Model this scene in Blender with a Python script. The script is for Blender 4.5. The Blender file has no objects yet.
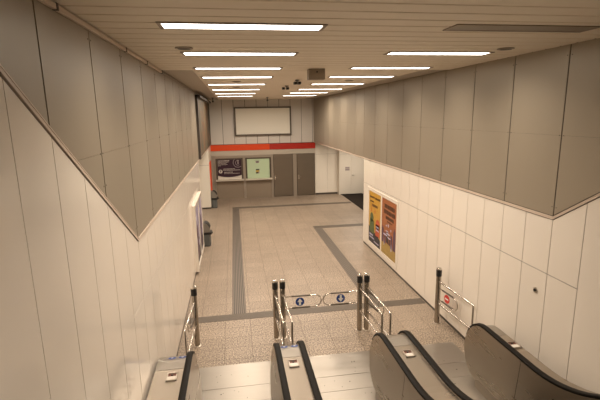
import bpy, bmesh, math, random
from mathutils import Vector, Matrix
random.seed(7)
scn = bpy.context.scene
COL = scn.collection
PI = math.pi

# ------------------------------------------------------------------ materials
def srgb(r, g, b):
    def f(c):
        c /= 255.0
        return c / 12.92 if c <= 0.04045 else ((c + 0.055) / 1.055) ** 2.4
    return (f(r), f(g), f(b), 1.0)

def mat(name, col, rough=0.5, metal=0.0, noise=0.0, nscale=(4, 4, 4), spec=0.5, rvar=0.0, coat=0.0):
    m = bpy.data.materials.new(name)
    m.use_nodes = True
    nt = m.node_tree
    b = nt.nodes['Principled BSDF']
    b.inputs['Base Color'].default_value = col
    b.inputs['Roughness'].default_value = rough
    b.inputs['Metallic'].default_value = metal
    b.inputs['Specular IOR Level'].default_value = spec
    b.inputs['Coat Weight'].default_value = coat
    if noise or rvar:
        tc = nt.nodes.new('ShaderNodeTexCoord')
        mp = nt.nodes.new('ShaderNodeMapping')
        mp.inputs['Scale'].default_value = nscale
        nz = nt.nodes.new('ShaderNodeTexNoise')
        nz.inputs['Scale'].default_value = 1.0
        nz.inputs['Detail'].default_value = 5
        nt.links.new(tc.outputs['Object'], mp.inputs[0])
        nt.links.new(mp.outputs[0], nz.inputs['Vector'])
        if noise:
            mx = nt.nodes.new('ShaderNodeMix')
            mx.data_type = 'RGBA'
            d = tuple(c * (1 - noise) for c in col[:3]) + (1,)
            l = tuple(min(1, c * (1 + noise * .6)) for c in col[:3]) + (1,)
            mx.inputs[6].default_value = d
            mx.inputs[7].default_value = l
            nt.links.new(nz.outputs['Fac'], mx.inputs[0])
            nt.links.new(mx.outputs[2], b.inputs['Base Color'])
        if rvar:
            mr = nt.nodes.new('ShaderNodeMapRange')
            mr.inputs['To Min'].default_value = max(0.02, rough - rvar)
            mr.inputs['To Max'].default_value = rough + rvar
            nt.links.new(nz.outputs['Fac'], mr.inputs[0])
            nt.links.new(mr.outputs[0], b.inputs['Roughness'])
    return m

def emis(name, col, s):
    m = mat(name, (.9, .9, .9, 1), .5)
    b = m.node_tree.nodes['Principled BSDF']
    b.inputs['Emission Color'].default_value = col
    b.inputs['Emission Strength'].default_value = s
    return m

def granite(name, base, dark, light, bw, rh, off):
    m = mat(name, base, .42, spec=.35)
    nt = m.node_tree
    b = nt.nodes['Principled BSDF']
    L = nt.links.new
    tc = nt.nodes.new('ShaderNodeTexCoord')
    n1 = nt.nodes.new('ShaderNodeTexNoise'); n1.inputs['Scale'].default_value = 42; n1.inputs['Detail'].default_value = 4
    n2 = nt.nodes.new('ShaderNodeTexNoise'); n2.inputs['Scale'].default_value = .9; n2.inputs['Detail'].default_value = 4
    L(tc.outputs['Object'], n1.inputs['Vector']); L(tc.outputs['Object'], n2.inputs['Vector'])
    r = nt.nodes.new('ShaderNodeValToRGB')
    e = r.color_ramp.elements
    e[0].position = .34; e[0].color = dark
    e[1].position = .66; e[1].color = light
    k = e.new(.5); k.color = base
    L(n1.outputs['Fac'], r.inputs[0])
    mp = nt.nodes.new('ShaderNodeMapping'); mp.inputs['Location'].default_value = off
    L(tc.outputs['Object'], mp.inputs[0])
    br = nt.nodes.new('ShaderNodeTexBrick')
    br.offset = 0; br.squash = 1
    br.inputs['Scale'].default_value = 1
    br.inputs['Brick Width'].default_value = bw
    br.inputs['Row Height'].default_value = rh
    br.inputs['Mortar Size'].default_value = .0045
    br.inputs['Mortar Smooth'].default_value = .2
    br.inputs['Bias'].default_value = 0
    br.inputs['Color1'].default_value = (.94, .94, .94, 1)
    br.inputs['Color2'].default_value = (1.06, 1.06, 1.06, 1)
    br.inputs['Mortar'].default_value = (.45, .42, .38, 1)
    L(mp.outputs[0], br.inputs['Vector'])
    mx = nt.nodes.new('ShaderNodeMix'); mx.data_type = 'RGBA'; mx.blend_type = 'MULTIPLY'; mx.inputs[0].default_value = 1
    L(r.outputs[0], mx.inputs[6]); L(br.outputs['Color'], mx.inputs[7])
    mr = nt.nodes.new('ShaderNodeMapRange'); mr.inputs['To Min'].default_value = .8; mr.inputs['To Max'].default_value = 1.15
    L(n2.outputs['Fac'], mr.inputs[0])
    m2 = nt.nodes.new('ShaderNodeMix'); m2.data_type = 'RGBA'; m2.blend_type = 'MULTIPLY'; m2.inputs[0].default_value = 1
    L(mx.outputs[2], m2.inputs[6]); L(mr.outputs[0], m2.inputs[7])
    L(m2.outputs[2], b.inputs['Base Color'])
    return m

def streaks(name):
    m = mat(name, (.3, .2, .1, 1), .6)
    nt = m.node_tree; b = nt.nodes['Principled BSDF']; L = nt.links.new
    tc = nt.nodes.new('ShaderNodeTexCoord')
    mp = nt.nodes.new('ShaderNodeMapping'); mp.inputs['Scale'].default_value = (1, 1.1, .45)
    nz = nt.nodes.new('ShaderNodeTexNoise'); nz.inputs['Scale'].default_value = 2.2; nz.inputs['Detail'].default_value = 6; nz.inputs['Distortion'].default_value = 1.2
    r = nt.nodes.new('ShaderNodeValToRGB'); e = r.color_ramp.elements
    e[0].position = .3; e[0].color = srgb(36, 38, 32)
    e[1].position = .75; e[1].color = srgb(110, 102, 86)
    for p, c in ((.42, srgb(58, 64, 52)), (.5, srgb(84, 80, 64)), (.57, srgb(118, 78, 46)), (.64, srgb(70, 58, 44))):
        k = e.new(p); k.color = c
    L(tc.outputs['Object'], mp.inputs[0]); L(mp.outputs[0], nz.inputs['Vector']); L(nz.outputs['Fac'], r.inputs[0]); L(r.outputs[0], b.inputs['Base Color'])
    return m

def glass(name):
    m = mat(name, (1, 1, 1, 1), .03)
    b = m.node_tree.nodes['Principled BSDF']
    b.inputs['Transmission Weight'].default_value = 1
    b.inputs['IOR'].default_value = 1.1
    return m

M = {}
M['white'] = mat('white_enamel_panel', (.77, .705, .62, 1), .13, spec=.5)
M['white_far'] = mat('white_corridor_panel', (.74, .69, .60, 1), .35)
M['grey'] = mat('grey_metal_panel', (.325, .28, .215, 1), .42, .3, noise=.10, nscale=(.9, .9, .4), rvar=.06)
M['back'] = mat('pale_grey_panel', (.70, .67, .62, 1), .45, .1, noise=.05, nscale=(1, 1, 1))
M['seam'] = mat('seam_backing', (.055, .042, .032, 1), .8)
M['trim'] = mat('beige_trim', (.60, .49, .40, 1), .4)
M['ceil'] = mat('ceiling_plank', (.82, .73, .60, 1), .42, .0, noise=.05, nscale=(.5, 2, 1))
M['ceil_dark'] = mat('ceiling_side_panel', (.42, .36, .29, 1), .42, .1)
M['floor'] = granite('granite_tiles', (.26, .206, .155, 1), (.075, .055, .039, 1), (.45, .37, .29, 1), .48, .36, (.33 + .48, .33, 0))
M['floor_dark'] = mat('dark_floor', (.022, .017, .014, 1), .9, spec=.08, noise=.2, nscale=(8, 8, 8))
M['skirt'] = mat('dark_skirting', (.06, .05, .042, 1), .5)
M['groove'] = mat('tactile_groove', (.04, .032, .026, 1), .6)
M['rib'] = mat('tactile_rib', (.14, .115, .09, 1), .5)
M['steel'] = mat('brushed_steel', (.52, .47, .41, 1), .3, 1.0, noise=.08, nscale=(2, 2, 30), rvar=.08)
M['steel_panel'] = mat('satin_steel_panel', (.26, .22, .175, 1), .36, .8, noise=.08, nscale=(1, 1, 5), rvar=.06)
M['steel_dark'] = mat('dark_steel', (.12, .10, .08, 1), .4, .6)
M['mullion'] = mat('mullion_steel', (.42, .37, .31, 1), .35, .6)
M['header'] = mat('header_steel', (.60, .55, .47, 1), .4, .5)
M['bal'] = mat('balustrade_steel', (.38, .335, .28, 1), .28, .95, noise=.02, nscale=(1, 1, 6), rvar=.06)
M['plate'] = mat('landing_plate_metal', (.32, .295, .26, 1), .34, .9, noise=.1, nscale=(2.5, 7, 1), rvar=.1)
M['chrome'] = mat('chrome', (.62, .58, .53, 1), .2, 1.0)
M['post'] = mat('post_steel', (.40, .36, .31, 1), .22, 1.0)
M['rubber'] = mat('handrail_rubber', (.006, .005, .004, 1), .5, spec=.1)
M['black'] = mat('black_plastic', (.012, .012, .012, 1), .4)
M['grey_plastic'] = mat('grey_plastic', (.10, .105, .10, 1), .5)
M['hood'] = mat('grey_hood', (.24, .22, .19, 1), .35, .4)
M['lit'] = emis('lamp_diffuser', (1, .93, .84, 1), 9)
M['unlit'] = mat('unlit_diffuser', (.23, .19, .15, 1), .3, .4)
M['lampframe'] = mat('lamp_frame', (.30, .25, .2, 1), .4, .5)
M['orange'] = mat('orange_enamel', srgb(226, 74, 22), .4)
M['red'] = mat('red_enamel', srgb(178, 36, 20), .4)
M['board'] = mat('blank_board', (.88, .86, .76, 1), .45)
M['brown'] = mat('brown_panel', (.30, .245, .185, 1), .5, .3, noise=.06, nscale=(2, 2, 2))
M['purple'] = mat('purple_print', srgb(46, 20, 40), .45)
M['print_white'] = mat('white_print', (.62, .58, .52, 1), .5)
M['print_grey'] = mat('grey_print', (.35, .3, .3, 1), .5)
M['green_board'] = mat('pale_green_board', srgb(190, 212, 178), .4)
M['print_black'] = mat('black_print', (.02, .02, .02, 1), .5)
M['print_yellow'] = mat('yellow_print', srgb(190, 165, 80), .5)
M['blue'] = mat('blue_sticker', srgb(28, 62, 130), .4)
M['sred'] = mat('red_sticker', srgb(200, 40, 30), .4)
M['stop'] = mat('stop_plate', srgb(96, 52, 36), .4)
M['swhite'] = mat('white_sticker', (.8, .78, .74, 1), .4)
M['glass'] = glass('clear_acrylic')
M['ad_yellow'] = mat('advert_yellow', srgb(196, 150, 56), .3, noise=.2, nscale=(3, 6, 3))
M['ad_orange'] = mat('advert_orange', srgb(160, 96, 56), .3, noise=.2, nscale=(3, 6, 3))
M['ad_text'] = mat('advert_dark_ink', srgb(66, 40, 26), .4)
M['ad_green'] = mat('advert_green', srgb(88, 100, 58), .4, noise=.2, nscale=(9, 9, 9))
M['ad_navy'] = mat('advert_navy', srgb(44, 42, 52), .4, noise=.2, nscale=(9, 9, 9))
M['ad_red'] = mat('advert_red', srgb(184, 84, 52), .4)
M['ad_pale'] = mat('advert_pale', srgb(186, 182, 204), .4)
M['ad_olive'] = mat('advert_olive', srgb(166, 138, 74), .4, noise=.2, nscale=(9, 9, 9))
M['ad_lilac'] = mat('advert_lilac', srgb(150, 142, 170), .3, noise=.3, nscale=(3, 4, 4))
M['ad_plum'] = mat('advert_plum', srgb(92, 66, 84), .4, noise=.3, nscale=(3, 3, 3))
M['art'] = streaks('mural_print')

# ------------------------------------------------------------------ mesh builder
class MB:
    def __init__(s):
        s.v = []; s.f = []
    def add(s, vs, fs):
        n = len(s.v)
        s.v += [tuple(v) for v in vs]
        s.f += [tuple(i + n for i in f) for f in fs]
        return s
    def box(s, x0, x1, y0, y1, z0, z1):
        vs = [(x, y, z) for x in (x0, x1) for y in (y0, y1) for z in (z0, z1)]
        return s.add(vs, [(0, 1, 3, 2), (4, 6, 7, 5), (0, 4, 5, 1), (2, 3, 7, 6), (0, 2, 6, 4), (1, 5, 7, 3)])
    def prism(s, poly, a0, a1, axis='x'):
        """poly: 2D points; axis x: (y,z); y: (x,z); z: (x,y)"""
        n = len(poly)
        def P(p, a):
            return (a, p[0], p[1]) if axis == 'x' else (p[0], a, p[1]) if axis == 'y' else (p[0], p[1], a)
        vs = [P(p, a0) for p in poly] + [P(p, a1) for p in poly]
        fs = [tuple(range(n))[::-1], tuple(range(n, 2 * n))]
        fs += [(i, (i + 1) % n, n + (i + 1) % n, n + i) for i in range(n)]
        return s.add(vs, fs)
    def cyl(s, p0, p1, r0, r1=None, n=20):
        r1 = r0 if r1 is None else r1
        p0 = Vector(p0); p1 = Vector(p1); d = (p1 - p0).normalized()
        a = d.orthogonal().normalized(); b = d.cross(a)
        vs = []
        for p, r in ((p0, r0), (p1, r1)):
            vs += [p + (a * math.cos(2 * PI * i / n) + b * math.sin(2 * PI * i / n)) * r for i in range(n)]
        return s.add(vs, [tuple(range(n))[::-1], tuple(range(n, 2 * n))] + [(i, (i + 1) % n, n + (i + 1) % n, n + i) for i in range(n)])
    def lathe(s, c, prof, n=24):
        """prof: (r,z) list, closed at the ends"""
        vs = []
        for r, z in prof:
            vs += [(c[0] + r * math.cos(2 * PI * i / n), c[1] + r * math.sin(2 * PI * i / n), c[2] + z) for i in range(n)]
        fs = []
        for k in range(len(prof) - 1):
            fs += [(k * n + i, k * n + (i + 1) % n, (k + 1) * n + (i + 1) % n, (k + 1) * n + i) for i in range(n)]
        fs += [tuple(range(n))[::-1], tuple(range((len(prof) - 1) * n, len(prof) * n))]
        return s.add(vs, fs)
    def tube(s, pts, r, n=10):
        pts = [Vector(p) for p in pts]
        vs = []; prev = None
        for i, p in enumerate(pts):
            t = (pts[min(i + 1, len(pts) - 1)] - pts[max(i - 1, 0)]).normalized()
            a = t.orthogonal().normalized() if prev is None else (prev - t * prev.dot(t)).normalized()
            prev = a; b = t.cross(a)
            vs += [p + (a * math.cos(2 * PI * k / n) + b * math.sin(2 * PI * k / n)) * r for k in range(n)]
        m = len(pts)
        fs = [(k * n + i, k * n + (i + 1) % n, (k + 1) * n + (i + 1) % n, (k + 1) * n + i) for k in range(m - 1) for i in range(n)]
        fs += [tuple(range(n))[::-1], tuple(range((m - 1) * n, m * n))]
        return s.add(vs, fs)
    def build(s, name, m, parent=None, smooth=False, bevel=0.0, shift=None):
        me = bpy.data.meshes.new(name)
        o = bpy.data.objects.new(name, me)
        COL.objects.link(o)
        w = Vector((0, 0, 0))
        if parent is not None:
            o.parent = parent
            w = WORLD[parent.name]
        elif shift is not None:
            w = Vector(shift); o.location = w
        WORLD[o.name] = w.copy()
        me.from_pydata([Vector(v) - w for v in s.v], [], s.f)
        bm = bmesh.new(); bm.from_mesh(me)
        bmesh.ops.recalc_face_normals(bm, faces=bm.faces)
        bm.to_mesh(me); bm.free()
        me.materials.append(m)
        if smooth:
            for p in me.polygons: p.use_smooth = True
            try:
                me.set_sharp_from_angle(angle=math.radians(40))
            except Exception:
                pass
        if bevel:
            bv = o.modifiers.new('Bevel', 'BEVEL'); bv.width = bevel; bv.segments = 2; bv.limit_method = 'ANGLE'
        return o
WORLD = {}

def thing(name, loc, label, cat, group=None):
    o = bpy.data.objects.new(name, None)
    COL.objects.link(o)
    o.empty_display_size = .1
    o.location = loc; WORLD[o.name] = Vector(loc)
    return tag(o, label, cat, group)
def tag(o, label, cat, group=None):
    o['label'] = label; o['category'] = cat
    if group: o['group'] = group
    return o
def struct(o):
    o['kind'] = 'structure'
    return o

def clip(poly, a, b, c):
    """keep a*y+b*z<=c"""
    out = []
    for i in range(len(poly)):
        p, q = poly[i], poly[(i + 1) % len(poly)]
        dp = a * p[0] + b * p[1] - c; dq = a * q[0] + b * q[1] - c
        if dp <= 0: out.append(p)
        if dp * dq < 0:
            t = dp / (dp - dq)
            out.append((p[0] + t * (q[0] - p[0]), p[1] + t * (q[1] - p[1])))
    return out

# ------------------------------------------------------------------ dimensions
XL, XR = -1.13, 3.91
ZC = 4.75
YB = 20.73
YF = -2.4
SL = 0.65
VL, ZL = 4.84, 2.61        # the bend in the left-hand trim
VR, ZR = 4.59, 2.645
G = .009
GU = .018

# ------------------------------------------------------------------ floor and ceiling
struct(MB().box(-5, 5.25, YF, YB + .6, -.2, 0).build('floor', M['floor']))
struct(MB().box(5.25, 9, 11, YB + .6, -.2, 0.0).build('floor_corridor', M['floor_dark']))

def planks(mb, x0, x1, y0, y1, z):
    p = .2475; k = math.floor((y0 - 3.26) / p)
    while 3.26 + k * p < y1:
        a = max(y0, 3.26 + k * p + .005); b = min(y1, 3.26 + (k + 1) * p - .005)
        if b - a > .02:
            e = min(.012, (b - a) / 3)
            mb.prism([(a, z + .03), (a, z + e), (a + e, z), (b - e, z), (b, z + e), (b, z + .03)], x0, x1)
        k += 1
mb = MB()
planks(mb, XL, XR, YF, 7.42, ZC)
planks(mb, -.62, 3.42, 7.42, YB, ZC)
struct(mb.build('ceiling', M['ceil']))
struct(MB().box(-1.5, 4.3, YF, YB + .3, ZC + .032, ZC + .2).build('ceiling_void', M['seam']))
struct(MB().box(XL, -.625, 7.43, YB, ZC + .004, ZC + .03).build('ceiling_left', M['ceil_dark']))
struct(MB().box(3.425, XR, 7.43, YB, ZC + .004, ZC + .03).build('ceiling_right', M['ceil_dark']))

# ------------------------------------------------------------------ side walls
def side_wall(side):
    X, V, Z0 = (XL, VL, ZL) if side < 0 else (XR, VR, ZR)
    yend = 13.55 if side < 0 else 12.42
    nm = 'left' if side < 0 else 'right'
    T = .006
    def px(mb, poly):
        if len(poly) >= 3: mb.prism(poly, X, X + side * T)
    low = MB(); p = .49
    k = -15
    while V + k * p < yend:
        a, b = V + k * p + G / 2, min(yend, V + (k + 1) * p - G / 2)
        if b > YF and b - a > .03:
            if k < 0:
                top = lambda y: Z0 + SL * (V - y)
                zt = ZC
                poly = clip([(a, 0.0), (b, 0.0), (b, zt + 2), (a, zt + 2)], SL, 1, Z0 + SL * V)
                poly = clip(poly, 0, 1, ZC)
                if k == -1:
                    px(low, clip(poly, 0, 1, 1.93 - G / 2)); px(low, clip(poly, 0, -1, -(1.93 + G / 2)))
                else:
                    px(low, poly)
            else:
                px(low, [(a, .053), (b, .053), (b, 1.93 - G / 2), (a, 1.93 - G / 2)])
                px(low, [(a, 1.93 + G / 2), (b, 1.93 + G / 2), (b, Z0), (a, Z0)])
        k += 1
    struct(low.build('wall_' + nm, M['white']))
    up = MB(); p = .985; k = -4
    zs = 3.70
    while V + k * p < YB:
        a, b = V + k * p + GU / 2, min(YB, V + (k + 1) * p - GU / 2)
        for z0, z1 in ((0, zs - .001), (zs + .001, ZC)):
            poly = clip([(a, z0), (b, z0), (b, z1), (a, z1)], 0, -1, -(Z0 + .058))
            if len(poly) >= 3: poly = clip(poly, -SL, -1, -(Z0 + .058 / math.cos(math.atan(SL)) + SL * V))
            px(up, poly)
        k += 1
    struct(up.build('wall_%s_upper' % nm, M['grey']))
    # rivets sit in the upper panels' corners
    rv = MB(); k = -1
    while V + k * .985 < 12:
        y = V + k * .985
        for dy in (-.035, .035):
            for z in (ZC - .12, zs, Z0 + .17 + (SL * (V - y) if y < V else 0)):
                if z < ZC: rv.cyl((X - side * .0015, y + dy, z), (X + side * .004, y + dy, z), .007, n=8)
        k += 1
    struct(rv.build('trim_rivets_' + nm, M['seam']))
    # backing (its own thickness makes the wall solid)
    bk = MB()
    bk.box(*sorted((X + side * T, X + side * .2)), YF, yend, 0, Z0)
    bk.box(*sorted((X + side * T, X + side * .2)), YF, YB, Z0, ZC + .05)
    struct(bk.build('wall_%s_backing' % nm, M['seam']))
    # bent trim: two thin ledges with a groove
    tr = MB()
    for z0, z1, d in ((.012, .036, .010), (.038, .048, .012)):
        c = 1 / math.cos(math.atan(SL))
        yt = V - (ZC - Z0) / SL
        poly = [(YB if side > 0 else YB - .02, Z0 + z0), (V, Z0 + z0), (yt, ZC + z0 * c - .09), (yt, ZC + z1 * c - .09), (V, Z0 + z1), (YB if side > 0 else YB - .02, Z0 + z1)]
        # shape in two convex pieces
        A = [poly[0], poly[1], poly[4], poly[5]]
        B = [(V, Z0 + z0), (V, Z0 + z1), (yt, Z0 + z1 * c + SL * (V - yt)), (yt, Z0 + z0 * c + SL * (V - yt))]
        for q in (A, clip(B, 0, 1, ZC)):
            tr.prism(q, X - side * d, X + side * T)
    struct(tr.build('trim_1' if side < 0 else 'trim_2', M['trim']))
    bs = MB().box(*sorted((X + side * .001, X + side * T)), V, yend - .02, 0, .05)
    struct(bs.build('baseboard_' + nm, M['skirt']))
side_wall(-1); side_wall(1)
# finished end faces of the two lower walls and side corridors beyond
struct(MB().box(XL - .2, XL, 13.55, 13.57, 0, ZL).build('wall_left_end', M['white']))
struct(MB().box(XR, XR + .2, 12.42, 12.44, 0, ZR).build('wall_right_end', M['white']))
struct(MB().box(-5, XL - .2, 13.37, 13.57, 0, ZL).build('wall_corridor_left_near', M['white_far']))
mb = MB()
for i in range(8):
    x1 = XL - i * .49 - G / 2 + .01
    mb.box(x1 - .49 + G, x1, 18.55, 18.57, .07, 1.93 - G / 2); mb.box(x1 - .49 + G, x1, 18.55, 18.57, 1.93 + G / 2, ZL)
struct(mb.build('wall_corridor_left', M['white_far']))
struct(MB().box(-5, XL + .004, 18.565, 18.75, 0, ZL).build('wall_corridor_left_backing', M['seam']))
mb = MB()
for a, b in ((18.58, 19.28), (19.287, 19.98), (19.987, YB)):
    mb.box(XL, XL + .01, a, b, .07, 1.93 - G / 2); mb.box(XL, XL + .01, a, b, 1.93 + G / 2, ZL)
struct(mb.build('wall_left_far', M['white_far']))
struct(MB().box(XL - .2, XL, 18.6, YB, 0, ZL).build('wall_left_far_backing', M['seam']))
struct(MB().box(-5.1, -5, 13.4, 18.7, 0, ZL).build('wall_corridor_left_side', M['white_far']))
struct(MB().box(-5, XL - .2, 13.4, 18.7, ZL + .02, ZL + .1).build('ceiling_corridor_left', M['white_far']))
struct(MB().box(XR + .2, 9, 12.24, 12.44, 0, ZR).build('wall_corridor_right_near', M['white_far']))
struct(MB().box(9, 9.1, 12.2, YB, 0, ZR).build('wall_corridor_right_side', M['white_far']))
struct(MB().box(XR + .2, 9, 12.3, YB + .3, ZR + .02, ZR + .1).build('ceiling_corridor_right', M['white_far']))
mb = MB()
for a, b in ((3.975, 4.61), (4.617, 5.13)):
    mb.box(a, b, YB, YB + .02, .09, 2.05); mb.box(a, b, YB, YB + .02, 2.057, ZR + .02)
mb.box(5.13, 5.18, 20.39, YB + .02, .0, ZR + .02)
mb.box(5.18, 6.36, 20.41, 20.45, 2.05, ZR + .02)
mb.box(6.36, 9, 20.41, 20.45, 0, ZR + .02)
struct(mb.build('wall_back_right', M['white_far']))
struct(MB().box(3.95, 9, YB + .02, YB + .2, 0, ZR + .02).build('wall_back_right_backing', M['seam']))
struct(MB().box(3.975, 5.13, YB - .004, YB + .02, 0, .088).build('baseboard_back', M['skirt']))
# white double service door
def leaf(n, x0, x1, hx, label):
    d = struct(MB().box(x0, x1, 20.405, 20.44, .03, 2.04).build('door_%d' % n, M['white_far']))
    if hx:
        MB().cyl((hx, 20.405, .98), (hx, 20.36, .98), .012).box(hx - .012, hx + .1, 20.352, 20.368, .968, .992).build('handle', M['steel'], d)
leaf(3, 5.185, 5.735, None, ''); leaf(4, 5.742, 6.355, 5.79, '')
s = thing('notice', (5.58, 20.404, 1.22), 'small grey notice plate on the left leaf of the white double door', 'sign')
MB().box(5.44, 5.66, 20.394, 20.405, 1.33, 1.40).build('upper_strip', M['print_grey'], s)
MB().box(5.44, 5.66, 20.394, 20.405, 1.22, 1.315).build('lower_strip', M['print_grey'], s)
# room's near end
struct(MB().box(-1.4, 4.2, YF - .1, YF, 0, ZC + .1).build('wall_front', M['grey']))

# ------------------------------------------------------------------ back wall
mb = MB()
xs = [XL] + [-.505 + .545 * k for k in range(0, 9)] + [XR + .06]
for i in range(len(xs) - 1):
    mb.box(xs[i] + G, xs[i + 1] - G, YB, YB + .02, 2.66, ZC + .02)
struct(mb.build('wall_back', M['back']))
struct(MB().box(XL - .2, 4.15, YB + .02, YB + .25, 0, ZC + .1).build('wall_back_backing', M['seam']))
# shop front below the band
mb = MB()
mb.box(XL + .01, 3.965, YB - .06, YB + .02, 2.12, 2.355)
struct(mb.build('trim_3', M['header'], bevel=.006))
mb = MB()
mb.box(XL + .01, -.985, YB - .03, YB + .02, 0, 2.118); mb.box(2.845, 3.035, YB - .03, YB + .02, 0, 2.118)
mb.box(3.93, 3.965, YB - .05, YB + .02, 0, 2.118); mb.box(1.815, 1.865, YB - .07, YB + .02, 0, 2.118)
struct(mb.build('trim_4', M['mullion'], bevel=.006))
fb = thing('fascia_band', (1.4, YB, 2.36), 'long orange and red band running across the far wall above the steel shopfront', 'fascia')
MB().box(XL + .01, 1.7, YB - .09, YB + .01, 2.36, 2.64).build('orange_half', M['orange'], fb)['label'] = 'brighter orange half'
MB().box(1.702, 3.965, YB - .09, YB + .01, 2.36, 2.64).build('red_half', M['red'], fb)['label'] = 'darker red half'
bb = thing('billboard', (1.43, YB, 3.06), 'blank cream billboard in a dark steel frame high on the far wall', 'billboard')
mb = MB()
x0, x1, z0, z1, w = .06, 2.79, 3.05, 4.41, .07
mb.box(x0, x1, YB - .14, YB - .001, z1 - w, z1).box(x0, x1, YB - .14, YB - .001, z0, z0 + w)
mb.box(x0, x0 + w, YB - .14, YB - .001, z0 + w, z1 - w).box(x1 - w, x1, YB - .14, YB - .001, z0 + w, z1 - w)
mb.build('frame', M['steel_dark'], bb)
MB().box(x0 + w, x1 - w, YB - .09, YB - .01, z0 + w, z1 - w).build('board', M['board'], bb)

def bay(x0, x1, label, green):
    t = thing('ticket_window', ((x0 + x1) / 2, YB, 0), label, 'ticket window')
    y0 = YB - .05
    f = MB()
    f.box(x0, x0 + .06, YB - .08, YB + .01, 0, 2.118).box(x1 - .06, x1, YB - .08, YB + .01, 0, 2.118)
    f.box(x0 + .06, x1 - .06, YB - .06, YB + .01, 1.99, 2.118)
    f.build('frame', M['mullion'], t, bevel=.004)
    c = MB()
    c.box(x0 + .06, x0 + .14, YB - .045, YB + .01, .97, 1.99).box(x1 - .14, x1 - .06, YB - .045, YB + .01, .97, 1.99).box(x0 + .14, x1 - .14, YB - .045, YB + .01, 1.93, 1.99)
    c.build('inner_frame', M['steel_dark'], t)
    MB().box(x0 + .14, x1 - .14, YB - .02, YB + .01, .97, 1.93).build('pane', M['green_board' if green else 'board'], t)
    MB().prism([(YB - .24, .90), (YB - .24, .95), (YB - .05, .975), (YB + .01, .975), (YB + .01, .9)], x0 + .03, x1 - .03).build('counter_ledge', M['header'], t, bevel=.006)
    MB().box(x0 + .06, x1 - .06, YB - .04, YB + .01, .0, .9).build('lower_panel', M['brown'], t)
    return t
bay(-.985, .44, 'left ticket window in steel with a purple poster behind its ledge', False)
bay(.44, 1.815, 'right ticket window in steel with a blank pale green screen', True)
for n, x0, x1, hx in ((1, 1.885, 2.825, 1.94), (2, 3.055, 3.91, 3.13)):
    d = struct(MB().box(x0, x1, YB - .035, YB + .01, .02, 2.112).build('door_%d' % n, M['steel_panel'], bevel=.004))
    MB().box(hx - .03, hx + .03, YB - .045, YB - .034, .86, 1.06).cyl((hx, YB - .04, .97), (hx, YB - .1, .97), .016).cyl((hx, YB - .1, .97), (hx + .11, YB - .1, .97), .014).build('handle', M['chrome'], d)

def flat(mb, pts, y, d=.002):
    mb.prism(pts, y - d, y, 'y')
def disc(cx, cz, r, n=28, a0=0, a1=2 * PI):
    return [(cx + r * math.cos(a0 + (a1 - a0) * i / n), cz + r * math.sin(a0 + (a1 - a0) * i / n)) for i in range(n)]
# purple poster in the left ticket window
pw = thing('poster', (-.28, YB - .022, .98), 'dark purple poster with white lettering and emblem in the left ticket window', 'poster')
yy = YB - .021
px0, px1, pz0, pz1 = -.86, .30, 1.0, 1.95
MB().box(px0, px1, yy - .003, yy, pz0, pz1).build('sheet', M['print_white'], pw)
cur = [(px0 + (px1 - px0) * i / 16, 1.16 - .09 * math.sin(PI * i / 16) ** .8) for i in range(17)]
mb = MB(); flat(mb, cur + [(px1, pz1 - .01), (px0, pz1 - .01)], yy - .003); mb.build('purple_field', M['purple'], pw)
mb = MB()
def ring(mb, cx, cz, r, t, a0, a1, n=24):
    for i in range(n):
        b0 = a0 + (a1 - a0) * i / n; b1 = a0 + (a1 - a0) * (i + 1) / n
        flat(mb, [(cx + r * math.cos(b0), cz + r * math.sin(b0)), (cx + r * math.cos(b1), cz + r * math.sin(b1)), (cx + (r - t) * math.cos(b1), cz + (r - t) * math.sin(b1)), (cx + (r - t) * math.cos(b0), cz + (r - t) * math.sin(b0))], yy - .005)
ring(mb, .14, 1.77, .24, .022, math.radians(125), math.radians(310))
ring(mb, .14, 1.76, .13, .02, math.radians(60), math.radians(300))
flat(mb, [(.12, 1.7), (.17, 1.7), (.17, 1.9), (.12, 1.9)], yy - .005)
mb.build('emblem', M['print_grey'], pw)
def scribble(mb, x0, x1, z, h, y, seed):
    r = random.Random(seed); x = x0
    while x < x1:
        w = r.uniform(.02, .06)
        flat(mb, [(x, z), (min(x + w, x1), z), (min(x + w, x1), z + h * r.uniform(.7, 1)), (x, z + h)], y)
        x += w + .012
mb = MB()
for x0, x1, z, h in ((-.82, -.26, 1.86, .035), (-.82, -.30, 1.80, .03), (-.82, -.42, 1.74, .02), (-.82, -.36, 1.68, .02), (-.82, -.68, 1.63, .02),
                     (-.58, -.02, 1.46, .03), (-.58, .24, 1.40, .025), (-.54, -.12, 1.30, .03), (-.54, .2, 1.24, .02)):
    scribble(mb, x0, x1, z, h, yy - .005, int(z * 100))
mb.build('lettering', M['print_white'], pw)
mb = MB(); flat(mb, disc(-.71, 1.36, .09), yy - .005); o = mb.build('round_logo', M['print_white'], pw)
mb = MB(); flat(mb, [(-.735, 1.30), (-.715, 1.30), (-.715, 1.42), (-.735, 1.42)], yy - .007); ring2 = disc(-.70, 1.385, .03); flat(mb, ring2, yy - .007); mb.build('logo_letter', M['purple'], o)
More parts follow.
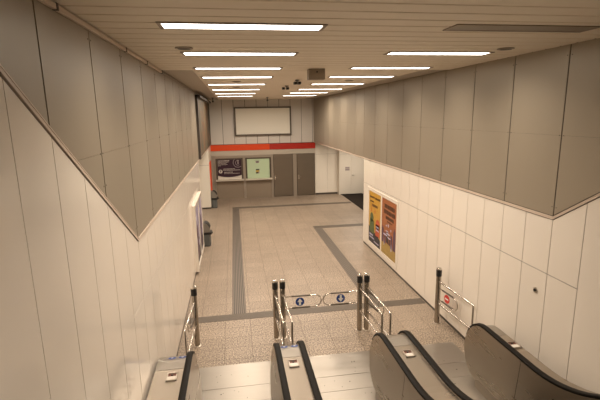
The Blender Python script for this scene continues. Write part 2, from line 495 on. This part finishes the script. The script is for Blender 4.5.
# notices on the green screen
def note(x0, x1, z0, z1, label):
    t = thing('notice', ((x0 + x1) / 2, YB - .022, z0), label, 'notice')
    return t
t = note(1.0, 1.16, 1.73, 1.83, 'small dark notice near the top of the pale green ticket window')
MB().box(1.0, 1.17, yy - .004, yy, 1.72, 1.82).build('sheet', M['print_grey'], t)
MB().box(1.0, 1.17, yy - .006, yy - .004, 1.80, 1.82).box(1.03, 1.14, yy - .006, yy - .004, 1.74, 1.78).build('print', M['print_black'], t)
mb = MB(); scribble(mb, .92, 1.25, 1.85, .012, yy, 5); mb.build('lettering', M['print_grey'], t)
t = note(1.0, 1.16, 1.2, 1.4, 'black and yellow notice at the middle of the pale green ticket window')
MB().box(1.0, 1.17, yy - .004, yy, 1.2, 1.42).build('sheet', M['print_yellow'], t)
MB().box(1.0, 1.17, yy - .006, yy - .004, 1.36, 1.42).box(1.0, 1.12, yy - .006, yy - .004, 1.2, 1.27).build('print', M['print_black'], t)
MB().box(1.12, 1.17, yy - .006, yy - .004, 1.2, 1.30).build('corner_print', M['print_grey'], t)

# ------------------------------------------------------------------ ceiling fittings
ORD = ['nearest', 'second', 'third', 'fourth', 'fifth', 'sixth', 'seventh', 'eighth']
LWARM = (1.0, .84, .675)
def ceiling_light(x0, x1, y, label, lit=True, z=ZC, power=1.0, w=.2, spread=140):
    t = thing('ceiling_light', ((x0 + x1) / 2, y, z), label, 'ceiling light')
    f = MB(); a = w / 2; d = .035
    f.box(x0 - d, x1 + d, y - a - d, y - a, z - .009, z + .01).box(x0 - d, x1 + d, y + a, y + a + d, z - .009, z + .01)
    f.box(x0 - d, x0, y - a, y + a, z - .009, z + .01).box(x1, x1 + d, y - a, y + a, z - .009, z + .01)
    f.build('frame', M['lampframe'], t)
    MB().box(x0, x1, y - a, y + a, z - .006, z + .008).build('diffuser', M['lit'] if lit else M['unlit'], t)
    if lit:
        L = bpy.data.lights.new('tube_light', 'AREA'); L.shape = 'RECTANGLE'
        L.size = x1 - x0 - .02; L.size_y = w - .03; L.energy = POWER * power; L.color = LWARM
        L.spread = math.radians(spread)
        lo = bpy.data.objects.new('tube_light', L); COL.objects.link(lo)
        lo.location = ((x0 + x1) / 2, y, z - .009)
    return t
POWER = 29
def PF(y):
    return 1.0 + max(0, (y - 11) / 6) * 1.3
for i, y in enumerate((3.85, 5.48, 7.13, 8.72, 10.66, 12.75, 14.95, 16.95)):
    ceiling_light(-.54, .80, y, '%s lit strip light of the left-hand ceiling row, counted from the escalators' % ORD[i], power=PF(y), spread=172 if y > 14 else 140)
for i, y in enumerate((5.36, 7.06, 8.70, 10.75, 12.9, 14.9, 17.0)):
    ceiling_light(2.0, 3.33, y, '%s lit strip light of the right-hand ceiling row, counted from the escalators' % ORD[i], power=PF(y), spread=172 if y > 14 else 140)
ceiling_light(2.0, 3.36, 3.76, 'unlit dark strip light in the ceiling above the right escalator', lit=False)
for x, lb in ((-.2, 'added unseen fill light in the ceiling behind the viewer, above the left escalator'), (2.66, 'added unseen fill light in the ceiling behind the viewer, above the right escalator')):
    ceiling_light(x - .67, x + .67, .5, lb, power=.75)  # pair of added lamps out of view, brightening the near lower walls
ceiling_light(5.0, 6.3, 18.6, 'strip light in the low ceiling of the right-hand side corridor', z=ZR + .02, power=2.0, spread=178)
ceiling_light(-3.6, -2.3, 16.0, 'strip light in the low ceiling of the left-hand side corridor', z=ZL + .02, power=.8)
for x, y, lb in ((-.5, 5.06, 'round dark grille in the ceiling just behind the nearest left strip light'),
                 (3.33, 4.95, 'round dark grille in the ceiling between unlit lamp and right wall'),
                 (.12, 9.79, 'small round grille in the ceiling between fourth and fifth left strip lights'),
                 (.13, 11.75, 'small round grille in the ceiling between fifth and sixth left strip lights'),
                 (2.67, 9.7, 'small round grille in the ceiling between third and fourth right strip lights')):
    t = thing('ceiling_grille', (x, y, ZC), lb, 'ceiling grille')
    MB().lathe((x, y, ZC - .012), [(.075, .0), (.1, .004), (.1, .014)]).build('rim', M['lampframe'], t, smooth=True)
    MB().lathe((x, y, ZC - .014), [(.01, 0), (.072, 0), (.072, .006)]).build('mesh', M['skirt'], t)
t = thing('hanging_box', (1.42, 7.17, ZC), 'square beige metal box hanging from the ceiling between the two lamp rows', 'ceiling box')
MB().box(1.285, 1.56, 7.17, 7.36, ZC - .175, ZC).build('casing', M['brown'], t, bevel=.006)
MB().cyl((1.42, 7.17, ZC - .055), (1.42, 7.155, ZC - .055), .014).build('lens', M['black'], t)
def cam_unit(x, y, label, heads, zdrop=.12):
    t = thing('ceiling_camera', (x, y, ZC), label, 'camera')
    MB().cyl((x, y, ZC), (x, y, ZC - zdrop), .018).lathe((x, y, ZC - .02), [(.05, 0), (.05, .02)]).build('bracket', M['grey_plastic'], t)
    for dx in heads:
        h = MB().box(x + dx - .036, x + dx + .036, y - .07, y + .07, ZC - zdrop - .06, ZC - zdrop).build('housing', M['grey_plastic'], t, bevel=.012)
        MB().cyl((x + dx, y - .07, ZC - zdrop - .03), (x + dx, y - .08, ZC - zdrop - .03), .022).build('lens', M['black'], h)
cam_unit(1.43, 9.45, 'nearer twin-head security camera on the ceiling behind the hanging box', (-.042, .042), .04)
cam_unit(1.43, 11.3, 'farther twin-head security camera on the ceiling left of the hanging box', (-.09, .02), .04)
cam_unit(1.47, 18.2, 'small camera on a stem above the blank billboard', (0,), .1)
cam_unit(-.79, 18.4, 'small camera hanging by the far left corner of the ceiling', (0,), .12)
# cable trunking along the left wall
t = thing('cable_trunking', (XL, 3, ZC - .1), 'pale metal cable trunking along the top of the left grey wall', 'cable trunking')
for a, b in ((-2.3, 3.15), (3.17, 5.0), (5.03, 6.15), (6.18, 7.38)):
    MB().box(XL + .002, XL + .03, a, b, ZC - .05, ZC - .012).build('section', M['trim'], t, bevel=.003)
for y in (3.16, 5.015, 6.165, 7.4):
    MB().box(XL + .002, XL + .034, y - .015, y + .015, ZC - .054, ZC - .008).build('joint', M['skirt'], t)
t = tag(MB().tube([(XL + .016, 7.42, ZC - .03), (XL + .016, 13.7, ZC - .03)], .0165, 8).build('conduit', M['lampframe'], shift=(XL + .03, 7.42, ZC - .05)), 'thin pipe continuing from the trunking along the left wall top', 'pipe')

# ------------------------------------------------------------------ guide strips in the floor
def strip(x0, x1, y0, y1, along, label, n=7):
    t = thing('tactile_strip', ((x0 + x1) / 2, (y0 + y1) / 2, 0), label, 'guide strip')
    MB().box(x0, x1, y0, y1, 0, .003).build('base', M['groove'], t)
    mb = MB()
    for i in range(n):
        if along == 'y':
            p = (x1 - x0) / n; c = x0 + p * (i + .5)
            mb.box(c - p * .27, c + p * .27, y0, y1, .002, .006)
        else:
            p = (y1 - y0) / n; c = y0 + p * (i + .5)
            mb.box(x0, x1, c - p * .27, c + p * .27, .002, .006)
    mb.build('ribs', M['rib'], t)
strip(XL + .02, XR - .02, 7.9, 8.16, 'x', 'grooved guide strip crossing the floor right behind the swing gates')
strip(-.2, .085, 8.16, 18.3, 'y', 'long grooved guide strip running up the left side of the hall floor')
strip(-.2, 5.2, 18.3, 18.62, 'x', 'grooved guide strip crossing the floor in front of the far ticket windows')
strip(2.695, 2.985, 8.16, 14.35, 'y', 'grooved guide strip running up the right side of the hall floor')
strip(2.695, 5.2, 14.35, 14.66, 'x', 'short grooved guide strip turning right into the side corridor')

# ------------------------------------------------------------------ escalators
HZ = .94; YS = 4.15; RC = 1.8; YN = 5.12; RN = .405; ZN = HZ - .012 - RN
ANG = math.radians(30); YU = YF + .25
def path(off=0.0, newel=True, n=14):
    """top contour (y,z) of the balustrade, off>0 goes inside; from newel underside to the upper end"""
    pts = []
    r = RN - off
    if newel:
        for i in range(n + 1):
            a = -PI / 2 + PI * i / n
            pts.append((YN + r * math.cos(a), ZN + r * math.sin(a)))
    rc = RC + off
    zc = ZN + RN + RC
    for i in range(9):
        a = ANG * i / 8
        pts.append((YS - rc * math.sin(a), zc - rc * math.cos(a)))
    y, z = pts[-1]
    pts.append((YU, z + (y - YU) * math.tan(ANG)))
    return pts
def floorz(y):
    rs = RC + .96
    if y > YS: return 0.0
    ye = YS - rs * math.sin(ANG)
    if y > ye: return rs - math.sqrt(rs * rs - (YS - y) ** 2)
    return rs * (1 - math.cos(ANG)) + (ye - y) * math.tan(ANG)
def under(ys, dz):
    return [(y, floorz(y) + dz) for y in ys]
def handrail(mb, xc):
    pts = path(-.014)
    pr = []
    for k in range(12):
        a = 2 * PI * k / 12
        cx, cz = math.cos(a), math.sin(a)
        pr.append((.041 * math.copysign(abs(cx) ** .6, cx), .021 * math.copysign(abs(cz) ** .6, cz)))
    vs = []; n = len(pr)
    for i, p in enumerate(pts):
        q0 = pts[max(i - 1, 0)]; q1 = pts[min(i + 1, len(pts) - 1)]
        ty, tz = q1[0] - q0[0], q1[1] - q0[1]; l = math.hypot(ty, tz)
        ny, nz = tz / l, -ty / l
        vs += [(xc + a, p[0] + ny * b, p[1] + nz * b) for a, b in pr]
    m = len(pts)
    fs = [(k * n + i, k * n + (i + 1) % n, (k + 1) * n + (i + 1) % n, (k + 1) * n + i) for k in range(m - 1) for i in range(n)]
    fs += [tuple(range(n)), tuple(range((m - 1) * n, m * n))]
    mb.add(vs, fs)
YJ = 4.3
def casing_poly(off, bottom=.12):
    top = path(off)
    ys = [YU, 0, 2, 3, 3.5, 4, YS, 4.6, YN - .05]
    return top + under(ys, bottom)
def escalator(c, label, plate_x0, plate_x1):
    t = thing('escalator', (c, 5.5, 0), label, 'escalator')
    for s, nm in ((-1, 'left'), (1, 'right')):
        xh = c + s * .575
        bot = ZN - RN
        # balustrade panel, split at a vertical joint
        top = path(0)
        newel = [p for p in top if p[0] >= YJ]
        front = newel + [(YJ + .006, top[15][1]), (YJ + .006, .1)] + [(5.0, .1), (5.0, bot)]
        front = [p for p in front]
        b = MB(); b.prism(front, xh - .036, xh + .036)
        rest = [(YJ - .006, ZN + RN)] + [p for p in top if p[0] < YJ - .003]
        rest = rest + under([YU, 0, 1, 2, 3, 3.5, YJ - .006], .1)
        b.prism(rest, xh - .036, xh + .036)
        def lean(v):
            x, y, z = v
            if abs(x - (xh - s * .036)) > 1e-6: return v
            top_z = ZN + RN if y > YS else floorz(y) + ZN + RN
            k = min(1, max(0, (top_z - .06 - z) / (top_z - floorz(y) - .16)))
            return (x - s * .07 * k, y, z)
        b.v = [lean(v) for v in b.v]
        bo = b.build('balustrade', M['bal'], t)
        MB().prism([(xh - s * .1055, .12), (xh - s * .036, ZN + RN - .05), (xh, ZN + RN - .02), (xh, .12)], YJ - .006, YJ + .006, 'y').build('joint', M['skirt'], bo)
        # skirt below the panel, a little nearer to the steps
        sk = MB()
        sk.prism([(5.12, .0)] + [(5.12, .12), (5.05, .16)] + under([YS, 3.8, 3.4, 3.0, 2.0, 0, YU], .2) + under([YU, 0, 2, 3, 3.5, YS], -.25) + [(4.2, .0)], *sorted((xh - s * .108, xh - s * .03)))
        sk.build('skirt_panel', M['steel_panel'], t)
        h = MB(); handrail(h, xh); h.build('handrail', M['rubber'], t, smooth=True)
    for a, b_ in ((5.735, 6.33), (5.375, 5.729), (4.95, 5.369)):
        fp = MB().box(plate_x0, plate_x1, a, b_, 0, .012).build('floor_plate', M['plate'], t)
        sc = MB(); r = random.Random(int(c * 100 + a * 10))
        for i in range(5):
            x = r.uniform(c - .45, c + .45); y = r.uniform(a + .05, b_ - .05)
            sc.cyl((x, y, .0115), (x, y, .0135), r.choice((.006, .007, .011)), n=10)
        sc.build('screws', M['skirt'], fp)
    cb = MB().box(c - .466, c + .466, 4.80, 4.947, 0, .016)
    for i in range(48):
        x = c - .455 + i * .0191
        cb.box(x, x + .009, 4.72, 4.80, .0, .014)
    cb.build('comb', M['plate'], t)
    y = 4.76; k = 0
    while y > YU + .4:
        z = max(floorz(y - .2), .004 if k < 2 else 0)
        st = MB().box(c - .465, c + .465, y - .4, y, z - .02, z)
        st.box(c - .465, c + .465, y - .03, y, z - .24, z - .02)
        for i in range(36):
            x = c - .455 + i * .0253
            st.box(x, x + .012, y - .398, y - .002, z, z + .008)
        st.build('step', M['steel_dark'], t)
        y -= .402; k += 1
    return t
C1, C2, C3 = -.13, 1.357, 2.885
escalator(C1, 'left escalator, straight below the viewer beside the left white wall', -1.0, .60)
escalator(C2, 'middle escalator, leading to the closed pair of gate arms with blue arrows', .606, 2.12)
escalator(C3, 'right escalator, beside the right white wall and its no-entry gate', 2.126, 3.66)

def curved_disc(mb, cx, phi0, r, rad, n=20):
    vs = []; 
    R = rad
    for q in (0, .5, 1):
        for i in range(n):
            a = 2 * PI * i / n
            x = cx + q * r * math.cos(a); ph = phi0 - q * r * .8 * math.sin(a) / R
            vs.append((x, YN + R * math.cos(ph), ZN + R * math.sin(ph)))
    fs = [tuple(range(n))]
    fs = [(k * n + i, k * n + (i + 1) % n, (k + 1) * n + (i + 1) % n, (k + 1) * n + i) for k in range(2) for i in range(n)]
    mb.add(vs, fs)
def deck(x0, x1, label, kx, ky, stickers):
    t = thing('escalator_deck', ((x0 + x1) / 2, 5.3, 0), label, 'escalator deck')
    p = path(.012)
    A = [q for q in p if q[0] >= 4.93]
    zt = ZN + RN - .012
    MB().prism(A + [(4.93, zt), (4.93, .08), (5.0, .0), (5.1, .0)] if False else A + [(4.93, zt), (4.93, .02)], x0, x1).build('end_cap', M['plate'], t)
    B = [(4.924, zt)] + [q for q in p if q[0] < 4.92] + under([YU, 0, 2, 3, 3.5, YS], .02) + [(4.924, .02)]
    MB().prism(B, x0, x1).build('cover', M['bal'], t)
    zz = zt
    kb = MB()
    w, h = .062, .078
    kb.box(kx - w, kx + w, ky - h, ky - h + .014, zz, zz + .016).box(kx - w, kx + w, ky + h - .014, ky + h, zz, zz + .016)
    kb.box(kx - w, kx - w + .014, ky - h, ky + h, zz, zz + .016).box(kx + w - .014, kx + w, ky - h, ky + h, zz, zz + .016)
    k = kb.build('switch_box', M['steel'], t)
    MB().box(kx - w + .014, kx + w - .014, ky + .008, ky + h - .014, zz + .001, zz + .006).build('stop_button_plate', M['stop'], k)
    MB().box(kx - w + .014, kx + w - .014, ky - h + .014, ky + .004, zz + .001, zz + .012).build('label_plate', M['print_white'], k)
    MB().cyl((kx, ky + .035, zz + .005), (kx, ky + .035, zz + .018), .014).build('stop_button', M['skirt'], k)
    for sx in stickers:
        mb = MB(); curved_disc(mb, sx, math.radians(78), .05, RN - .012 + .0015)
        s = mb.build('sticker', M['blue'], t)
        mb = MB(); curved_disc(mb, sx, math.radians(78), .015, RN - .012 + .0025)
        mb.build('pictogram', M['swhite'], s)
H = .575 + .037
deck(XL + .03, C1 - H, 'narrow steel deck between left wall and left escalator handrail', -.875, 4.76, (-.93, -.80))
deck(C1 + H, C2 - H, 'steel deck between the handrails of left and middle escalators', (C1 + C2) / 2, 4.77, ((C1 + C2) / 2 - .07, (C1 + C2) / 2 + .07))
deck(C2 + H, C3 - H, 'steel deck between the handrails of middle and right escalators', (C2 + C3) / 2, 4.72, ())
deck(C3 + H, C3 + H + .17, 'narrow steel deck on the outer side of the right escalator', 3.58, 4.66, ())

# ------------------------------------------------------------------ swing gates
PY = 7.05
def gate(x, label, rail_dx, arm, sticker, length=.62, spos=.235, dz=0.0):
    """arm: unit direction (dx,dy) of the swing arm; rail runs towards the escalators"""
    t = thing('swing_gate', (x, PY, 0), label, 'swing gate')
    p = MB().lathe((x, PY, 0), [(.046, .01), (.046, 1.0)]).build('post', M['post'], t, smooth=True)
    MB().lathe((x, PY, 0), [(.064, 0), (.064, .010), (.05, .016), (.045, .016)]).build('base_flange', M['steel'], p, smooth=True)
    MB().lathe((x, PY, 0), [(.052, .965), (.052, 1.09)]).build('cap_ring', M['black'], p, smooth=True)
    MB().lathe((x, PY, 0), [(.05, 1.09), (.048, 1.11), (.036, 1.128), (.012, 1.134)]).build('cap', M['chrome'], p, smooth=True)
    yr = 5.97; r = .0175
    zt, zb = .86, .42
    g = MB()
    def corner(y, z, sy, sz):  # rounded elbow
        return [(y + .05 * (1 - math.sin(a)) * sy, z + .05 * (1 - math.cos(a)) * sz) for a in (math.radians(q) for q in (0, 30, 60, 90))]
    loop = [(x, PY, zt)]
    f = lambda y: x + rail_dx * (PY - y) / (PY - yr)
    loop.append((f(yr + .02), yr + .02, zt)); loop.append((f(yr + .005), yr + .005, zt - .005)); loop.append((f(yr), yr, zt - .02))
    loop.append((f(yr), yr, zb + .02)); loop.append((f(yr + .005), yr + .005, zb + .005)); loop.append((f(yr + .02), yr + .02, zb)); loop.append((x, PY, zb))
    g.tube(loop, r, 12)
    g.build('guard_rail', M['chrome'], t, smooth=True)
    # swing arm
    dx, dy = arm; za, zb2, L = .79 + dz, .565 + dz, length
    R = (za - zb2) / 2
    pts = [(x + dx * .02, PY + dy * .02, za)]
    for i in range(11):
        a = PI / 2 - PI * i / 10
        q = L - R + R * math.cos(a)
        pts.append((x + dx * q, PY + dy * q, (za + zb2) / 2 + R * math.sin(a)))
    pts.append((x + dx * .02, PY + dy * .02, zb2))
    a_ = MB().tube(pts, .0115, 10)
    ar = a_.build('arm', M['chrome'], t, smooth=True)
    for z in (za, zb2):
        MB().tube([(x + dx * (spos - .15), PY + dy * (spos - .15), z), (x + dx * (spos + .19), PY + dy * (spos + .19), z)], .0165, 10).build('clamp', M['steel_dark'], ar, smooth=True)
    nx, ny = -dy, dx
    def slab(name, s0, s1, z0, z1, th, m, off=0):
        mb = MB(); vs = []
        for s in (s0, s1):
            for o in (-th, th):
                for z in (z0, z1):
                    vs.append((x + dx * s + nx * (o + off), PY + dy * s + ny * (o + off), z))
        mb.add(vs, [(0, 1, 3, 2), (4, 6, 7, 5), (0, 4, 5, 1), (2, 3, 7, 6), (0, 2, 6, 4), (1, 5, 7, 3)])
        return mb.build(name, m, ar)
    slab('panel', spos - .15, spos + .19, zb2 + .01, za - .01, .003, M['glass'])
    # round sticker on both faces, in the panel's plane
    s0, zc, rr = spos, (za + zb2) / 2, .08
    if not sticker: return t
    def polyface(mb, pts2, off, th=.0012):
        n = len(pts2)
        vs = [(x + dx * (s0 + a) + nx * o, PY + dy * (s0 + a) + ny * o, zc + b) for o in (off - th, off + th) for a, b in pts2]
        mb.add(vs, [tuple(range(n))[::-1], tuple(range(n, 2 * n))] + [(i, (i + 1) % n, n + (i + 1) % n, n + i) for i in range(n)])
    mb = MB(); polyface(mb, [(rr * math.cos(2 * PI * i / 28), rr * math.sin(2 * PI * i / 28)) for i in range(28)], 0, .0045)
    st = mb.build('sticker', M['sred'] if sticker == 'no' else M['blue'], ar)
    mb = MB()
    if sticker == 'no':
        sh = [[(-.052, -.014), (.052, -.014), (.052, .014), (-.052, .014)]]
    else:
        s = 1 if sticker == 'up' else -1
        sh = [[(-.019, -.065 * s), (.019, -.065 * s), (.019, .0), (-.019, .0)], [(-.05, -.004 * s), (.05, -.004 * s), (0, .066 * s)]]
    for q in sh:
        polyface(mb, q, 0, .006)
    mb.build('pictogram', M['swhite'], st)
    return t
gate(-.81, 'leftmost swing gate, by the left white wall, its arm swung open', -.05, (-.10, -.995), '')
gate(.60, 'left post of the left gate pair, its arm swung open towards the escalator', .02, (.02, -1.0), '')
gate(.735, 'swing gate closed to the right with a white up arrow on blue sticker', .02, (1, 0), 'up', .703, .31)
gate(2.165, 'swing gate closed to the left with a white down arrow on blue sticker', .045, (-1, 0), 'down', .69, .36)
gate(2.30, 'right post of the right gate pair, its arm swung open towards the escalator', .05, (.18, -.983), '')
gate(3.715, 'rightmost swing gate with red no-entry sticker, open along the right white wall', .07, (.10, -.995), 'no', .62, .29, -.06)

# ------------------------------------------------------------------ wall fittings, posters, bins
t = thing('key_switch', (XR, 4.76, 1.64), 'small round key switch on the right white wall above the escalator', 'switch')
MB().cyl((XR + .01, 4.76, 1.64), (XR - .012, 4.76, 1.64), .04).build('plate', M['steel'], t)
MB().cyl((XR - .01, 4.76, 1.64), (XR - .024, 4.76, 1.64), .018).build('lock', M['black'], t)

def wall_flat(mb, X, pts, off, side, d=.0015):
    a = X - side * off
    mb.prism(pts, a, a - side * d)
def case(side, y0, y1, z0, z1, depth, label, w=.09):
    X = XL if side < 0 else XR
    t = thing('poster_case', (X, (y0 + y1) / 2, z0), label, 'poster case')
    f = MB(); a, b = sorted((X - side * depth, X + side * .002)); ym = (y0 + y1) / 2
    f.box(a, b, y0, y1, z1 - w, z1).box(a, b, y0, y1, z0, z0 + w * 1.3)
    f.box(a, b, y0, y0 + w, z0 + w * 1.3, z1 - w).box(a, b, y1 - w, y1, z0 + w * 1.3, z1 - w)
    f.build('frame', M['white'], t, bevel=.003)
    MB().box(a, b, ym - .045, ym + .045, z0 + w * 1.3, z1 - w).build('divider', M['white'], t)
    return t
case(1, 9.60, 11.97, .12, 1.87, .014, 'white two-poster frame on the right wall near the side corridor')
case(-1, 10.6, 12.75, .06, 1.80, .085, 'pale two-poster case standing out from the left wall')
def poster(side, y0, y1, z0, z1, off, label, shapes, base):
    X = XL if side < 0 else XR
    t = thing('poster', (X - side * off, (y0 + y1) / 2, z0), label, 'poster')
    mb = MB(); wall_flat(mb, X, [(y0, z0), (y1, z0), (y1, z1), (y0, z1)], off, side, .004)
    mb.build('sheet', base, t)
    # shapes use u from the viewer's left (0..1) and v from the bottom (0..1)
    def P(u, v):
        u = min(1, max(0, u)); v = min(1, max(0, v))
        return ((y1 - u * (y1 - y0)) if side > 0 else (y0 + u * (y1 - y0)), z0 + v * (z1 - z0))
    for name, m, polys, lift in shapes:
        mb = MB()
        for q in polys:
            wall_flat(mb, X, [P(u, v) for u, v in q], off + .004 + lift, side)
        mb.build(name, m, t)
def words(rows, seed, tilt=0.0):
    r = random.Random(seed); out = []
    for u0, u1, v, h in rows:
        u = u0
        while u < u1:
            w = r.uniform(.05, .085)
            e = min(u + w, u1)
            out.append([(u, v + tilt * u), (e, v + tilt * e), (e, v + tilt * e + h * r.uniform(.8, 1)), (u, v + tilt * u + h)])
            u = e + .02
    return out
def oval(cx, cy, rx, ry, n=20):
    return [(cx + rx * math.cos(2 * PI * i / n), cy + ry * math.sin(2 * PI * i / n)) for i in range(n)]
poster(1, 10.84, 11.85, .25, 1.80, .004, 'yellow advertising poster with a green figure, left one on the right wall', [
    ('lettering', M['ad_text'], words([(.08, .5, .86, .035), (.55, .95, .85, .04), (.1, .42, .78, .03), (.3, .75, .70, .05)], 3, .03), .001),
    ('lower_print', M['ad_navy'], [[(0, 0), (1, 0), (1, .16), (.7, .22), (.35, .25), (0, .3)]], .001),
    ('figure', M['ad_green'], [oval(.27, .50, .14, .09), [(.08, .2), (.5, .2), (.46, .45), (.1, .46)]], .003),
    ('badge', M['ad_red'], [oval(.78, .42, .17, .1), [(.6, .2), (.95, .2), (.94, .42), (.61, .42)]], .003),
    ('fine_print', M['ad_pale'], words([(.65, .9, .36, .03), (.65, .9, .3, .03), (.08, .4, .14, .03), (.08, .5, .09, .025), (.5, .9, .05, .02)], 4), .005),
    ('streaks', M['ad_red'], [[(.5, .6), (.56, .6), (.53, .72)], [(.2, .6), (.26, .6), (.24, .76)]], .002)], M['ad_yellow'])
poster(1, 9.70, 10.75, .25, 1.80, .004, 'orange-brown advertising poster with dark lettering, right one on the right wall', [
    ('lettering', M['ad_text'], words([(.2, .9, .83, .075), (.18, .92, .73, .075), (.3, .85, .645, .06), (.4, .75, .6, .02)], 9), .001),
    ('ground', M['ad_olive'], [[(0, 0), (1, 0), (1, .18), (.5, .22), (0, .2)]], .001),
    ('crowd', M['ad_plum'], [[(.04, .2), (.16, .2), (.17, .44), (.1, .5), (.05, .44)], [(.22, .2), (.32, .2), (.31, .4), (.24, .41)], [(.66, .18), (.78, .18), (.77, .4), (.68, .42)], [(.82, .18), (.97, .18), (.97, .5), (.9, .57), (.84, .48)]], .003),
    ('building', M['ad_navy'], [[(.36, .24), (.5, .22), (.48, .46), (.38, .44)], [(.54, .22), (.62, .22), (.61, .38), (.55, .38)]], .002),
    ('sparks', M['ad_pale'], [oval(.5, .55, .035, .03), oval(.68, .49, .03, .022), oval(.36, .53, .03, .015), oval(.3, .36, .16, .012), oval(.5, .4, .14, .014), oval(.42, .44, .1, .01), oval(.56, .34, .12, .012),
                              [(.2, .16), (.24, .16), (.22, .3)], [(.7, .14), (.75, .14), (.73, .28)]], .005)], M['ad_orange'])
for y0, y1, lb, sd in ((10.69, 11.63, 'nearer bluish poster in the case on the left wall', 1), (11.72, 12.66, 'farther bluish poster in the case on the left wall', 2)):
    poster(-1, y0, y1, .18, 1.71, .06, lb, [
        ('dark_print', M['ad_navy'], [[(0, 0), (1, 0), (1, .3), (.6, .45), (.3, .35), (0, .5)]], .001),
        ('figure', M['ad_plum'], [oval(.4 + .2 * (sd == 2), .55, .2, .12), [(.25, .1), (.7, .1), (.6, .5), (.35, .5)]], .003),
        ('highlight', M['ad_pale'], [oval(.75, .3, .12, .06), oval(.3, .8, .15, .05)], .005)], M['ad_lilac'])
# large picture panel high on the far left wall
t = thing('picture_panel', (XL, 17, ZL + .08), 'tall dark multicoloured picture panel on the upper left wall at the far end', 'picture')
MB().box(XL, XL + .05, 14.0, 20.2, ZL + .1, 4.62).build('print', M['art'], t)
f = MB().box(XL, XL + .07, 13.75, 14.0, ZL + .05, 4.66).box(XL, XL + .07, 20.2, 20.3, ZL + .1, 4.66).box(XL, XL + .16, 13.75, 20.3, 4.58, 4.66)
f.build('frame', M['skirt'], t)
# orange sign plate on the far left wall
t = tag(MB().box(XL + .01, XL + .04, 19.0, 19.9, .62, 2.0).build('sign_plate', M['orange'], shift=(XL, 19.1, .62), bevel=.006), 'narrow orange-red sign plate on the far left wall above the bin', 'sign')
def bin_(x0, y, label):
    t = thing('litter_bin', (x0 + .13, y, 0), label, 'bin')
    b = MB(); x1 = x0 + .26; ya, yb_ = y - .15, y + .15
    def rr(x0, x1, y0, y1, r=.06, n=4):
        out = []
        for cx, cy, a in ((x1 - r, y1 - r, 0), (x0 + r, y1 - r, 90), (x0 + r, y0 + r, 180), (x1 - r, y0 + r, 270)):
            out += [(cx + r * math.cos(math.radians(a + 90 * i / n)), cy + r * math.sin(math.radians(a + 90 * i / n))) for i in range(n + 1)]
        return out
    b.prism(rr(x0 + .01, x1 - .01, ya, yb_), 0.02, .39, 'z').build('body', M['grey_plastic'], t, smooth=True)
    MB().prism(rr(x0, x1 + .035, ya - .02, yb_ + .02), .385, .45, 'z').build('rim', M['black'], t, smooth=True)
    hood = MB(); pf = [(x0, .45), (x1 - .02, .45), (x1 - .02, .6), (x1 - .05, .68), (x1 - .11, .735), (x1 - .18, .755), (x0, .755)]
    hood.prism(pf, ya, yb_, 'y').build('hood', M['hood'], t, bevel=.01)
    e = MB(); e.prism([(x1 - .022, .6), (x1 - .052, .682), (x1 - .112, .738), (x1 - .18, .758), (x1 - .18, .772), (x1 - .104, .75), (x1 - .04, .69), (x1 - .006, .6)], ya - .004, yb_ + .004, 'y').build('lid_edge', M['black'], t)
    MB().cyl((x1 + .03, y - .05, .42), (x1 + .06, y - .05, .42), .03).build('ashtray', M['black'], t, smooth=True)
    MB().box(x0 + .02, x1 - .03, ya + .01, yb_ - .01, 0, .022).build('foot', M['black'], t)
bin_(XL + .015, 13.12, 'grey litter bin with black rim at the end of the left poster case')
bin_(XL + .02, 18.8, 'grey litter bin with black rim below the orange sign by the ticket windows')

# ------------------------------------------------------------------ camera, world
yaw, pit, rol, F = .151836, .199543, -.01735, 421.39
f = Vector((math.sin(yaw) * math.cos(pit), math.cos(yaw) * math.cos(pit), -math.sin(pit)))
r = Vector((math.cos(yaw), -math.sin(yaw), 0)); u = r.cross(f)
c, s = math.cos(rol), math.sin(rol)
r2 = r * c + u * s; u2 = -r * s + u * c
cam = bpy.data.cameras.new('camera'); co = bpy.data.objects.new('camera', cam); COL.objects.link(co)
cam.sensor_width = 36; cam.lens = F / 600 * 36; cam.clip_start = .02
mw = Matrix((r2, u2, -f)).transposed().to_4x4(); mw.translation = (0, 0, 4.0)
co.matrix_world = mw
scn.camera = co
w = bpy.data.worlds.new('world'); scn.world = w; w.use_nodes = True
w.node_tree.nodes['Background'].inputs[0].default_value = (.02, .017, .013, 1)
scn.view_settings.view_transform = 'Standard'
scn.view_settings.look = 'None'
scn.view_settings.gamma = 1
scn.view_settings.use_curve_mapping = False
scn.view_settings.exposure = 0.16
